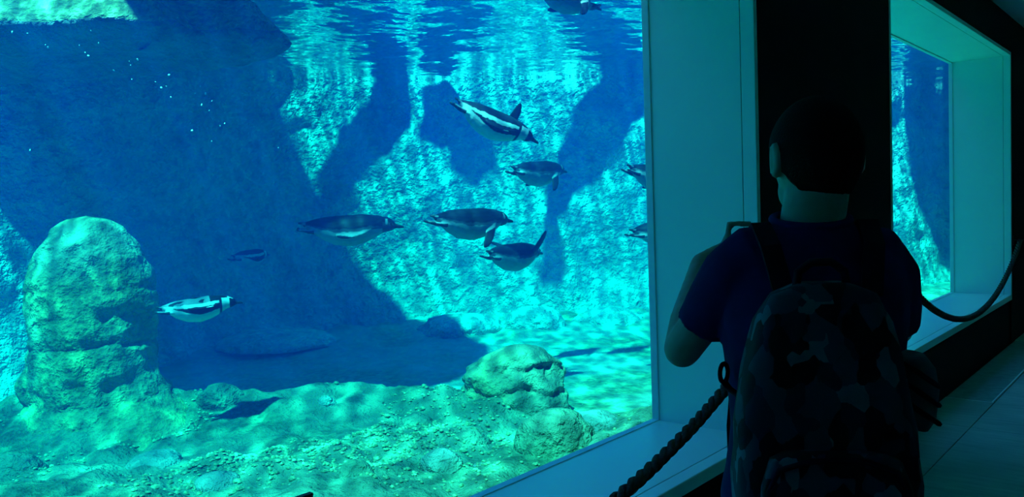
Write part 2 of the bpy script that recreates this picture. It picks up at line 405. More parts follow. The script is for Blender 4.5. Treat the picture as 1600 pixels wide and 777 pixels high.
# ------------------------------------------------------------------ rocks in the pool
def column_rock(name, base, height, prof, nseg, nlev, mat, nz=0.05, cracks=(), flare=None, seed=0, squash=1.0):
    """closed rock built of rings; prof(u) radius for u = 0 foot .. 1 top"""
    V, Fc = [], []
    for j in range(nlev):
        u = j/(nlev-1)
        for k in range(nseg):
            a = 2*math.pi*k/nseg
            r = prof(u)
            if flare: r += flare(u, a)
            dirv = GR*math.cos(a) + GF*math.sin(a)*squash
            q = dirv*r + Vector((0, 0, u*height)) + Vector((seed*3.1, seed*1.7, seed*0.9))
            d = nz*(fbm(q*2.3, 3) + 0.55*fbm(q*6.5, 2) + 0.25*noise.noise(q*16))
            for hc, dep, wd in cracks:
                hh = hc + 0.05*noise.noise(Vector((a*2.0, hc*9, seed))) + 0.03*noise.noise(Vector((a*7.0, hc*5, seed)))
                d -= dep*math.exp(-((u*height-hh)/wd)**2)
            rr = max(0.004, r + d*min(1, r/0.08))
            V.append(base + dirv*rr + Vector((0, 0, u*height)))
    for j in range(nlev-1):
        for k in range(nseg):
            Fc.append((j*nseg+k, j*nseg+(k+1) % nseg, (j+1)*nseg+(k+1) % nseg, (j+1)*nseg+k))
    V.append(V[-1] if False else base + Vector((0, 0, height*1.002))); c = len(V)-1
    for k in range(nseg): Fc.append(((nlev-1)*nseg+k, (nlev-1)*nseg+(k+1) % nseg, c))
    Fc.append(tuple(range(nseg))[::-1])
    org = base.copy(); V = [v-org for v in V]
    o = obj(name, V, Fc, mat); o.location = org; return o

b0 = G(-2.70, 5.18, 0.02)
tag(column_rock('rock_pillar', b0, 1.44,
    lambda u: 0.375*(1-max(0, (u-0.50)/0.5)**2.6)**0.5 + 0.10*(1-u)**4, 110, 80, M['moss_rock'], 0.055,
    ((0.98, 0.012, 0.02), (0.64, 0.028, 0.014), (0.28, 0.026, 0.014)),
    lambda u, a: 0.42*max(0, 1-u*3.2)**1.5*max(0, math.cos(a+0.35))**1.5, 3, 0.9),
    'tall round-topped mossy rock column with cracks standing left in the pool', 'rock')
def mound(name, px, py, z, wid, hgt, label, mat, seed, cracks=(), nz=0.05, sq=0.85):
    p = P(px, py, z); b = Vector((p.x, p.y, ground_h(p.x, p.y)-0.05))
    o = column_rock(name, b, hgt, lambda u: wid*(1-u**2.4)**0.55 + 0.002, 80, 44, mat, nz, cracks, None, seed, sq)
    return tag(o, label, 'rock', 'rocks on the pool bed')
mound('boulder', 808, 600, 5.25, 0.345, 0.44, 'big layered mossy boulder mound right of the dark sand', M['moss_rock'], 7, ((0.17, 0.038, 0.022), (0.30, 0.030, 0.018)), 0.075)
mound('boulder', 872, 690, 4.45, 0.24, 0.25, 'rounded green boulder just in front of the layered mound', M['shelf'], 9, ((0.12, 0.014, 0.02),))
for (px, py, z, wd, hg, lb, sd) in (
    (345, 628, 5.25, 0.17, 0.17, 'low rock lying at the right foot of the rock column', 11),
    (690, 722, 4.15, 0.10, 0.13, 'small dark rock at the bottom edge right of the yellow gravel patch', 12),
    (556, 745, 4.0, 0.08, 0.10, 'small rock in the gravel at the bottom centre', 13),
    (246, 712, 4.45, 0.17, 0.12, 'flat rock below the foot of the rock column', 14),
    (20, 728, 4.3, 0.16, 0.15, 'dark rock in the bottom left corner of the pool', 15),
    (340, 752, 4.0, 0.10, 0.12, 'small dark rock near the bottom left of the gravel', 16),
    (735, 672, 4.6, 0.09, 0.10, 'small rock left of the rounded green boulder', 17),
    (930, 660, 4.8, 0.20, 0.15, 'low dark rock beside the window corner', 18),
    (650, 640, 4.9, 0.14, 0.13, 'low rock on the shelf left of the layered mound', 19),
    (508, 628, 5.2, 0.07, 0.09, 'small rock on the rim of the dark sand', 20)):
    mound('rock', px, py, z, wd, hg, lb, M['dark_rock'] if sd % 2 == 0 else M['shelf'], sd)

# far low rocks along the foot of the back wall
for (px, py, z, wd, hg, lb, sd) in ((835, 500, 8.7, 0.34, 0.26, 'low rock at the foot of the back wall under the slanting shadow', 31), (720, 512, 8.6, 0.45, 0.20, 'flat lit rock bench at the foot of the back wall', 32),
    (950, 505, 8.9, 0.40, 0.22, 'low lit rock at the back wall nearest the window frame', 33), (430, 528, 8.2, 0.6, 0.15, 'shaded flat rock at the back of the dark sand', 34)):
    mound('rock', px, py, z, wd, hg, lb, M['pool_wall'], sd, (), 0.07)

# overhanging ledge, upper left: weed grows along its upward lip, the undercut's shade is put into a darker grey
def ledge_mat():
    t = NT('ledge_rock'); p = t.pos(); fin = t.noise(24, 3, 0.6, p); mid = t.noise(6, 4, 0.6, p)
    nz = t.n('ShaderNodeSeparateXYZ'); t.l(t.n('ShaderNodeNewGeometry').outputs['True Normal'], nz.inputs[0])
    f = t.ramp(t.math('ADD', nz.outputs[2], t.math('MULTIPLY', mid, 0.3)), [(0.0, (0, 0, 0)), (0.30, (1, 1, 1))])
    mx = t.n('ShaderNodeMix', data_type='RGBA'); t.put(mx.inputs[0], f)
    t.put(mx.inputs[6], t.ramp(mid, [(0.3, (0.16, 0.17, 0.18)), (0.7, (0.30, 0.31, 0.32))]))
    t.put(mx.inputs[7], t.ramp(fin, [(0.35, (0.20, 0.27, 0.12)), (0.62, (0.55, 0.58, 0.30))]))
    t.bsdf(mx.outputs[2], 0.9, t.bump(t.math('ADD', mid, fin), 0.8, 0.04), 0.1); return t.m
M['ledge_rock'] = ledge_mat()
def ledge():
    foot = [(-4.6, 5.85), (-4.1, 5.92), (-3.75, 5.95), (-3.45, 5.4), (-3.2, 4.80), (-2.4, 4.82), (-2.02, 4.88), (-1.95, 5.2), (-1.6, 5.25), (-1.48, 5.35), (-1.5, 5.75), (-2.0, 6.1), (-3.4, 6.3), (-4.5, 6.3)]
    per = []
    for i in range(len(foot)):
        a, b = Vector(foot[i]), Vector(foot[(i+1) % len(foot)]); n = max(2, int((b-a).length/0.05))
        per += [a.lerp(b, k/n) for k in range(n)]
    m = len(per); nr = []
    for i in range(m):
        d = (per[(i+3) % m]-per[(i-3) % m]).normalized(); nr.append(Vector((-d.y, d.x)))          # inward
    prof = [(0.36, 2.885), (0.27, 2.87), (0.19, 2.82), (0.12, 2.75), (0.05, 2.67), (0.0, 2.61), (0.02, 2.575), (0.07, 2.54), (0.13, 2.515), (0.19, 2.49), (0.25, 2.475), (0.30, 2.48), (0.36, 2.52)]
    V, Fc = [], []
    for off, h in prof:
        for p, nn in zip(per, nr):
            q = Vector((p.x, p.y, h))
            d = 0.05*fbm(q*3.0, 3) + 0.035*noise.noise(q*11) + 0.015*noise.noise(q*25)
            c = p + nn*(off + d*(1.0 if off < 0.3 else 0.4)); V.append(G(c.x, c.y, h + 0.02*noise.noise(q*9)))
    for j in range(len(prof)-1):
        for k in range(m):
            Fc.append((j*m+k, j*m+(k+1) % m, (j+1)*m+(k+1) % m, (j+1)*m+k))
    cen = Vector((-2.7, 5.6))
    V.append(G(cen.x, cen.y, 2.88)); V.append(G(cen.x, cen.y, 2.55)); a = len(V)-2
    L0 = (len(prof)-1)*m
    for k in range(m):
        Fc.append((k, a, (k+1) % m)); Fc.append((L0+k, L0+(k+1) % m, a+1))
    o = obj('rock_ledge', V, Fc, M['ledge_rock'])
    bm = bmesh.new(); bm.from_mesh(o.data); bmesh.ops.recalc_face_normals(bm, faces=bm.faces[:]); bm.to_mesh(o.data); bm.free()
    return tag(o, 'overhanging flat rock ledge with a sunlit mossy lip, upper left under water', 'rock')
ledge()

# gravel on the shelf: too many to count
def gravel():
    rg = random.Random(5); V, Fc = [], []
    t0 = (1+5**0.5)/2
    ico = [Vector(v).normalized() for v in ((-1,t0,0),(1,t0,0),(-1,-t0,0),(1,-t0,0),(0,-1,t0),(0,1,t0),(0,-1,-t0),(0,1,-t0),(t0,0,-1),(t0,0,1),(-t0,0,-1),(-t0,0,1))]
    fi = ((0,11,5),(0,5,1),(0,1,7),(0,7,10),(0,10,11),(1,5,9),(5,11,4),(11,10,2),(10,7,6),(7,1,8),(3,9,4),(3,4,2),(3,2,6),(3,6,8),(3,8,9),(4,9,5),(2,4,11),(6,2,10),(8,6,7),(9,8,1))
    for i in range(4200):
        t = rg.gauss(-1.35, 0.75); z = rg.gauss(4.5, 0.4)
        q = G(t, z)
        if q.y < D+0.15 or noise.noise(Vector((q.x*1.2, q.y*1.2, 4))) < -0.12: continue
        s = rg.uniform(0.005, 0.014)*(1.5 if rg.random() < 0.06 else 1)
        c = Vector((q.x, q.y, ground_h(q.x, q.y) + s*0.25)); sx = Vector((rg.uniform(.8, 1.4), rg.uniform(.8, 1.4), rg.uniform(.5, .9)))*s
        k = len(V)
        V += [c + Vector((v.x*sx.x, v.y*sx.y, v.z*sx.z)) for v in ico]; Fc += [(a+k, b+k, d+k) for a, b, d in fi]
    t = NT('gravel'); n = t.noise(35, 2, 0.5, t.pos())
    t.bsdf(t.ramp(n, [(0.3, (0.14, 0.20, 0.10)), (0.5, (0.34, 0.38, 0.20)), (0.7, (0.62, 0.62, 0.36))]), 0.8)
    o = obj('gravel', V, Fc, t.m, smooth=False)
    tag(o, 'loose pale gravel scattered over the near pool bed', 'gravel', kind='stuff')
gravel()

# white flecks drifting under the ledge
flk = plain('white_fleck', (0.9, 0.9, 0.88), 0.6)
FL = [(19,50),(43,52),(71,70),(75,74),(124,71),(133,82),(138,87),(142,48),(154,67),(178,110),(202,96),(204,102),(215,93),(206,124),(243,128),(252,137),(260,135),(267,152),(264,117),(305,146),(313,135),(315,164),(327,173),(331,158),(321,146),(344,197),(351,193),(300,204),(331,221),(435,231),(47,235)]
rg = random.Random(3); me0 = None
for i, (px, py) in enumerate(FL):
    s = 0.0042 if i % 3 else 0.0065
    c = P(px, py, 4.55 + 0.15*rg.random())
    if me0 is None:
        bm = bmesh.new(); bmesh.ops.create_icosphere(bm, subdivisions=1, radius=1.0)
        for v in bm.verts: v.co.z *= 0.6; v.co.x *= 1.3 + 0.3*noise.noise(v.co*2)
        o = bm_obj('floating_fleck', bm, flk); me0 = o.data
    else: o = link(bpy.data.objects.new('floating_fleck', me0))
    o.location = c; o.scale = (s, s, s); o.rotation_euler = (rg.random()*3, rg.random()*3, rg.random()*3)
    tag(o, 'tiny white fleck drifting in the dark blue water below the ledge', 'fleck', 'white flecks drifting below the ledge')

# ------------------------------------------------------------------ remesh helper: several overlapping lumps become one skin
def fuse(bm, voxel, smooth_it=4):
    me = bpy.data.meshes.new('tmp'); bm.to_mesh(me); bm.free()
    o = bpy.data.objects.new('tmp', me); COL.objects.link(o)
    md = o.modifiers.new('r', 'REMESH'); md.mode = 'VOXEL'; md.voxel_size = voxel; md.use_smooth_shade = True
    if smooth_it:
        ms = o.modifiers.new('s', 'SMOOTH'); ms.factor = 0.5; ms.iterations = smooth_it
    dg = bpy.context.evaluated_depsgraph_get(); dg.update()
    out = bpy.data.meshes.new_from_object(o.evaluated_get(dg))
    bpy.data.objects.remove(o); bpy.data.meshes.remove(me)
    return out
def add_mesh(bm, V, Fc):
    vs = [bm.verts.new(v) for v in V]
    for f in Fc: bm.faces.new([vs[i] for i in f])
def loft(bm, rings):
    """rings: list of equal-length point lists, capped"""
    n = len(rings[0]); V = [p for r in rings for p in r]
    Fc = [(j*n+k, j*n+(k+1) % n, (j+1)*n+(k+1) % n, (j+1)*n+k) for j in range(len(rings)-1) for k in range(n)]
    Fc.append(tuple(range(n))[::-1]); Fc.append(tuple((len(rings)-1)*n+k for k in range(n)))
    add_mesh(bm, V, Fc)
def ball(bm, c, rx, ry=None, rz=None, axes=None, n=16):
    ry = ry or rx; rz = rz or rx; c = Vector(c)
    ax = axes or (Vector((1, 0, 0)), Vector((0, 1, 0)), Vector((0, 0, 1)))
    m = n//2; V = []; Fc = []
    for j in range(1, m):
        th = math.pi*j/m
        for k in range(n):
            ph = 2*math.pi*k/n
            V.append(c + ax[0]*(rx*math.sin(th)*math.cos(ph)) + ax[1]*(ry*math.sin(th)*math.sin(ph)) + ax[2]*(rz*math.cos(th)))
    V.append(c + ax[2]*rz); V.append(c - ax[2]*rz); t = len(V)-2
    for j in range(m-2):
        for k in range(n): Fc.append((j*n+k, (j+1)*n+k, (j+1)*n+(k+1) % n, j*n+(k+1) % n))
    for k in range(n):
        Fc.append((t, k, (k+1) % n)); Fc.append((t+1, (m-2)*n+(k+1) % n, (m-2)*n+k))
    add_mesh(bm, V, Fc)
def limb(bm, pts, rads, n=12):
    V, Fc = tube(pts, list(rads), n); add_mesh(bm, V, Fc)
    for p, r in zip(pts, rads): ball(bm, p, r*0.995, n=12)

# ------------------------------------------------------------------ penguins
PX = [-0.300, -0.270, -0.235, -0.18, -0.10, 0.0, 0.08, 0.14, 0.180, 0.212, 0.245, 0.270, 0.287, 0.300, 0.335, 0.352]
PR = [0.0140, 0.0298, 0.0521, 0.0818, 0.1042, 0.1116, 0.1023, 0.0846, 0.0680, 0.0530, 0.0470, 0.0360, 0.0190, 0.0130, 0.0090, 0.0040]     # half width
PZ = [0.0140, 0.0273, 0.0473, 0.0746, 0.0965, 0.1047, 0.0974, 0.0810, 0.0670, 0.0530, 0.0480, 0.0370, 0.0200, 0.0150, 0.0100, 0.0040]     # half height
PC = [0.030, 0.026, 0.016, 0.002, -0.012, -0.016, -0.004, 0.006, 0.016, 0.021, 0.021, 0.017, 0.012, 0.008, 0.004, -0.001]   # centre height
def pit(arr, x): return float(np.interp(x, PX, arr))
def flip_axes(side, el, sweep):
    """wing direction: el > 0 raised, sweep > 0 trailing"""
    d = Vector((-math.sin(sweep), side*math.cos(el)*math.cos(sweep), math.sin(el)*math.cos(sweep))).normalized()
    c = Vector((1, 0, 0)); c = (c - d*c.dot(d)).normalized()      # chord, towards the leading edge
    return d, c, d.cross(c).normalized()
def penguin_mesh(adult, wings, back=None):
    bm = bmesh.new(); rings = []
    for x, ry, rz, cz in zip(PX, PR, PZ, PC):
        rings.append([Vector((x, ry*math.cos(2*math.pi*k/20), cz + rz*math.sin(2*math.pi*k/20))) for k in range(20)])
    loft(bm, rings)
    wax = []
    for side, (el, sw) in zip((1, -1), wings):
        d, c, nrm = flip_axes(side, el, sw); o = Vector((0.105, side*0.078, 0.010)); wax.append((o, d, c))
        rr = []
        for s, wd, th, bk in ((-0.03, .024, .012, 0), (0.01, .030, .012, 0), (0.05, .036, .0095, -.004), (0.11, .035, .0088, -.012), (0.16, .029, .0082, -.024), (0.188, .019, .0074, -.034), (0.202, .008, .0066, -.040)):
            cc = o + d*s + c*bk
            rr.append([cc + c*(wd*math.cos(2*math.pi*k/12)) + nrm*(th*math.sin(2*math.pi*k/12)) for k in range(12)])
        loft(bm, rr)
    # stubby tail and trailing feet
    rr = []
    for x, w_, h_, z in ((-0.25, .030, .016, .030), (-0.30, .026, .010, .036), (-0.325, .018, .008, .040), (-0.335, .008, .006, .041)):
        rr.append([Vector((x, w_*math.cos(2*math.pi*k/10), z + h_*math.sin(2*math.pi*k/10))) for k in range(10)])
    loft(bm, rr)
    for side in (1, -1):
        rr = []
        for x, y, w_, h_, z in ((-0.20, .040, .024, .022, -.014), (-0.27, .040, .017, .014, -.012), (-0.295, .041, .020, .011, -.006), (-0.33, .044, .022, .009, -.001), (-0.345, .045, .014, .007, .002)):
            rr.append([Vector((x, side*y + w_*math.cos(2*math.pi*k/10), z + h_*math.sin(2*math.pi*k/10))) for k in range(10)])
        loft(bm, rr)
    me = fuse(bm, 0.0052, 2)
    DK, MID, WH, BILL, FT = (0.012, 0.014, 0.020), (0.06, 0.07, 0.085), (0.62, 0.64, 0.64), (0.05, 0.05, 0.05), (0.05, 0.05, 0.055)
    PALE = (0.30, 0.32, 0.34)
    col = np.zeros((len(me.vertices), 4), np.float32); col[:, 3] = 1
    for i, v in enumerate(me.vertices):
        x, y, z = v.co; c = WH
        ry, rz, cz = pit(PR, x), pit(PZ, x), pit(PC, x)
        th = math.degrees(math.atan2((z-cz)/rz, abs(y)/ry + 1e-6)); rad = math.hypot(y/ry, (z-cz)/rz)
        wob = 5*noise.noise(Vector((x*30, y*30, z*30)))
        th += wob
        wing = None
        for o, d, ch in wax:
            q = v.co - o; s = q.dot(d); cc = q.dot(ch) 
            if s > 0.018 and s < 0.22 and (q - d*s - ch*cc).length < 0.016 and abs(cc) < 0.075 and rad > 1.12: wing = (s, cc)
        if wing:
            c = WH if (wing[1] > 0.024 and wing[0] < 0.10) else DK
        elif x < -0.235 and (rad > 1.15 or x < -0.29):
            c = FT if not (abs(y) > 0.02 and z > -0.004 and x > -0.33) else PALE
        elif x > 0.288: c = BILL
        elif adult:
            if x > 0.222:
                c = WH if (0.222 < x < 0.236 and th > -75) or (0.236 <= x < 0.268 and 46 < th < 62) else DK
                if x > 0.262 and th < 10 and x < 0.285: c = DK
            elif x > 0.182: c = WH if th < 48 else DK
            elif x > 0.150 and th < 48: c = DK if th > -90 and 0.150 < x < 0.172 else WH
            elif th > 30 - 60*max(0, -0.12-x): c = DK if back is None or noise.noise(Vector((x*12, y*26, z*26))) > 0.22 or x > 0.08 else back  # back: paler patches stand in for sunlight on dark plumage
            elif th > 12 - 40*max(0, -0.10-x): c = WH
            elif th > -22 + 26*max(0, (-0.02-x)/0.2) and x > -0.22: c = DK
        else:
            e = th - (4 - 22*max(0, x-0.12)/0.1)
            c = DK if e > 8 else (MID if e > -4 else PALE)
            if c == DK and noise.noise(Vector((x*14, y*40, z*40))) > 0.25: c = (0.020, 0.024, 0.032)
            if x > 0.205: c = MID if th < 25 else DK
            if 0.222 < x < 0.238 and th > 5 and th < 55: c = PALE
        col[i, :3] = c
    ca = me.color_attributes.new('plumage', 'FLOAT_COLOR', 'POINT'); ca.data.foreach_set('color', col.ravel())
    return me
def plumage_mat():
    t = NT('plumage'); a = t.n('ShaderNodeVertexColor'); a.layer_name = 'plumage'
    n = t.noise(60, 3, 0.6, t.mapping(t.objco(), (0.5, 2, 2)))
    mx = t.n('ShaderNodeMix', data_type='RGBA', blend_type='MULTIPLY'); mx.inputs[0].default_value = 0.35
    t.l(a.outputs[0], mx.inputs[6]); t.l(t.ramp(n, [(0.3, (0.55, 0.55, 0.55)), (0.7, (1, 1, 1))]), mx.inputs[7])
    t.bsdf(mx.outputs[2], 0.55, t.bump(n, 0.2, 0.004), 0.12); return t.m
M['plumage'] = plumage_mat(); M['eye'] = plain('dark_eye', (0.02, 0.012, 0.01), 0.1, 0.6)
EYE = None
def penguin(px, py, z, a, pitch, roll, adult, wings, label, scale=1.0, back=None):
    a, pitch, roll = map(math.radians, (a, pitch, roll))
    f = (GR*math.cos(a) + GF*math.sin(a)); f = (f*math.cos(pitch) + Vector((0, 0, math.sin(pitch)))).normalized()
    y = Vector((0, 0, 1)).cross(f).normalized(); u = f.cross(y)
    y, u = y*math.cos(roll) + u*math.sin(roll), u*math.cos(roll) - y*math.sin(roll)
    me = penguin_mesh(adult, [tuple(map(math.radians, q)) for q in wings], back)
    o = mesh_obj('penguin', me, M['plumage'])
    c = P(px, py, z)
    mt = Matrix(((f.x, y.x, u.x, c.x), (f.y, y.y, u.y, c.y), (f.z, y.z, u.z, c.z), (0, 0, 0, 1)))
    o.matrix_world = mt @ Matrix.Scale(scale, 4)
    global EYE
    if EYE is None:
        bm = bmesh.new(); bmesh.ops.create_icosphere(bm, subdivisions=2, radius=0.0065)
        EYE = bpy.data.meshes.new('eye'); bm.to_mesh(EYE); bm.free(); EYE.materials.append(M['eye'])
    for s in (1, -1):
        e = link(bpy.data.objects.new('eye', EYE), o); e.location = (0.258, s*0.0375, 0.032)
    return tag(o, label, 'penguin', 'penguins swimming in the pool')
# wings: left (far when heading right), right (near)
penguin(312, 481, 4.75, 26, 2, -4, True, ((-15, 60), (-12, 66)), 'black and white penguin with sunlit back gliding alone beside the rock column', 0.70, (0.22, 0.25, 0.28))  # last colour paints the sunlit sheen onto its dark back
penguin(548, 357, 5.35, 12, -1, 5, False, ((-30, 60), (-55, 62)), 'long dark-backed penguin swimming level, leftmost of the group', 1.0)
penguin(738, 347, 5.3, 40, -2, 6, False, ((-85, 42), (-66, 20)), 'large grey-bellied penguin with both flippers swept down, in the middle of the group', 1.0)
penguin(805, 399, 6.0, 52, -2, 4, False, ((28, 30), (62, -20)), 'small plump penguin lowest in the group with one flipper raised', 1.0)
penguin(774, 193, 5.5, 20, -24, 12, True, ((78, -22), (-35, 66)), 'black and white striped penguin diving down with a flipper raised', 0.97)
penguin(843, 269, 6.6, 46, 0, 4, False, ((-82, 42), (-62, 20)), 'dark-backed penguin below the diving one, heading right', 1.0)
penguin(887, -3, 6.0, 38, -8, 6, False, ((-60, 44), (-55, 18)), 'penguin at the water surface partly cut off by the top edge', 1.0)
penguin(1034, 279, 6.3, 25, -12, 4, False, ((-50, 40), (-50, 30)), 'penguin passing behind the window frame, upper of the two tails showing', 1.0)
penguin(1040, 360, 6.3, 25, 4, 4, False, ((-70, 45), (-68, 40)), 'penguin passing behind the window frame, lower of the two tails showing', 1.0)
penguin(392, 402, 8.0, 70, 0, 0, True, ((-20, 55), (-20, 55)), 'faint distant penguin in the deep blue shade above the lone one', 0.85)

# ------------------------------------------------------------------ ropes across the windows
M['rope'] = plain('rope_fibre', (0.075, 0.06, 0.045), 0.95, 0.05, 0.35, 120, 0.6, 300)
M['iron'] = plain('black_iron', (0.03, 0.03, 0.032), 0.45, 0.4, 0.2, 30, metal=0.5)
def rope_strand(xa, xb, y, phase, parent, cx):
    mid = (xa+xb)/2; pts = []; s = 0.0; prev = None; n = 420
    for i in range(n+1):
        x = xa + (xb-xa)*i/n; h = 0.495 + 0.455*((x-mid)/((xb-xa)/2))**2
        c = Vector((x, y, h)); s += (c-prev).length if prev else 0; prev = c
        sl = 2*0.455*(x-mid)/((xb-xa)/2)**2; tn = Vector((1, 0, sl)).normalized(); nn = Vector((-tn.z, 0, tn.x)); bb = Vector((0, 1, 0))
        a = 2*math.pi*s/0.150 + phase
        pts.append(c + (nn*math.cos(a) + bb*math.sin(a))*0.0108 - Vector((cx, 0, 0)))
    V, Fc = tube(pts, 0.0118, 7)
    return obj('strand', V, Fc, M['rope'], parent)
def hook(x, label):
    e = empty('rope_hook', (x, 0, 0.95)); tag(e, label, 'hook', 'iron rope hooks on the wall')
    bm = bmesh.new(); add_box(bm, -0.022, 0.022, -0.006, 0.0, -0.045, 0.045, 0.004)
    bm_obj('wall_plate', bm, M['iron'], e)
    V, Fc = tube([(0, -0.004, 0), (0, -0.04, 0)], 0.007, 8); obj('shank', V, Fc, M['iron'], e)
    V, Fc = tube([(0.026*math.cos(2*math.pi*k/20), -0.064 + 0.026*math.sin(2*math.pi*k/20), 0) for k in range(20)], 0.006, 8, closed=True)
    obj('ring', V, Fc, M['iron'], e)
YRP = -0.064
for k, (xa, xb, lab) in enumerate(((X0-0.06, X1+0.06, 'thick twisted rope sagging across the near viewing window'), (X2-0.06, X3+0.08, 'thick twisted rope sagging across the farther viewing window'))):
    e = empty('barrier_rope', ((xa+xb)/2, 0, 0)); tag(e, lab, 'rope', 'ropes across the viewing windows')
    for q in range(3): rope_strand(xa, xb, YRP, 2*math.pi*q/3, e, (xa+xb)/2)
hook(X1+0.085, 'iron ring hook on the pillar holding the near rope'); hook(X2-0.085, 'iron ring hook on the pillar holding the farther rope')
hook(X3+0.105, 'iron ring hook at the far side of the farther window')

# ------------------------------------------------------------------ small sign standing on the near sill
def sign():
    c = P(487, 769, 2.0); top = c.z; x1 = c.x; y = c.y
    e = empty('sill_sign', (x1-0.2, y, HS)); tag(e, 'grey information sign with dark green rim on the window sill, only its corner showing', 'sign')
    h = top-HS
    M['sgn'] = plain('sign_face', (0.42, 0.42, 0.44), 0.5); M['sgr'] = plain('sign_rim', (0.03, 0.06, 0.04), 0.5)
    fw = 0.009
    box('panel', -0.2+fw, 0.2-fw, -0.004, 0.004, fw, h-fw, M['sgn'], e)
    for x0, x1_, z0, z1 in ((-0.2, 0.2, h-fw, h), (-0.2, 0.2, 0, fw), (-0.2, -0.2+fw, fw, h-fw), (0.2-fw, 0.2, fw, h-fw)):
        box('rim', x0, x1_, -0.008, 0.008, z0, z1, M['sgr'], e, 0.002)
    box('foot', -0.15, -0.11, -0.05, 0.06, 0, 0.006, M['sgr'], e, 0.002); box('foot', 0.11, 0.15, -0.05, 0.06, 0, 0.006, M['sgr'], e, 0.002)
sign()

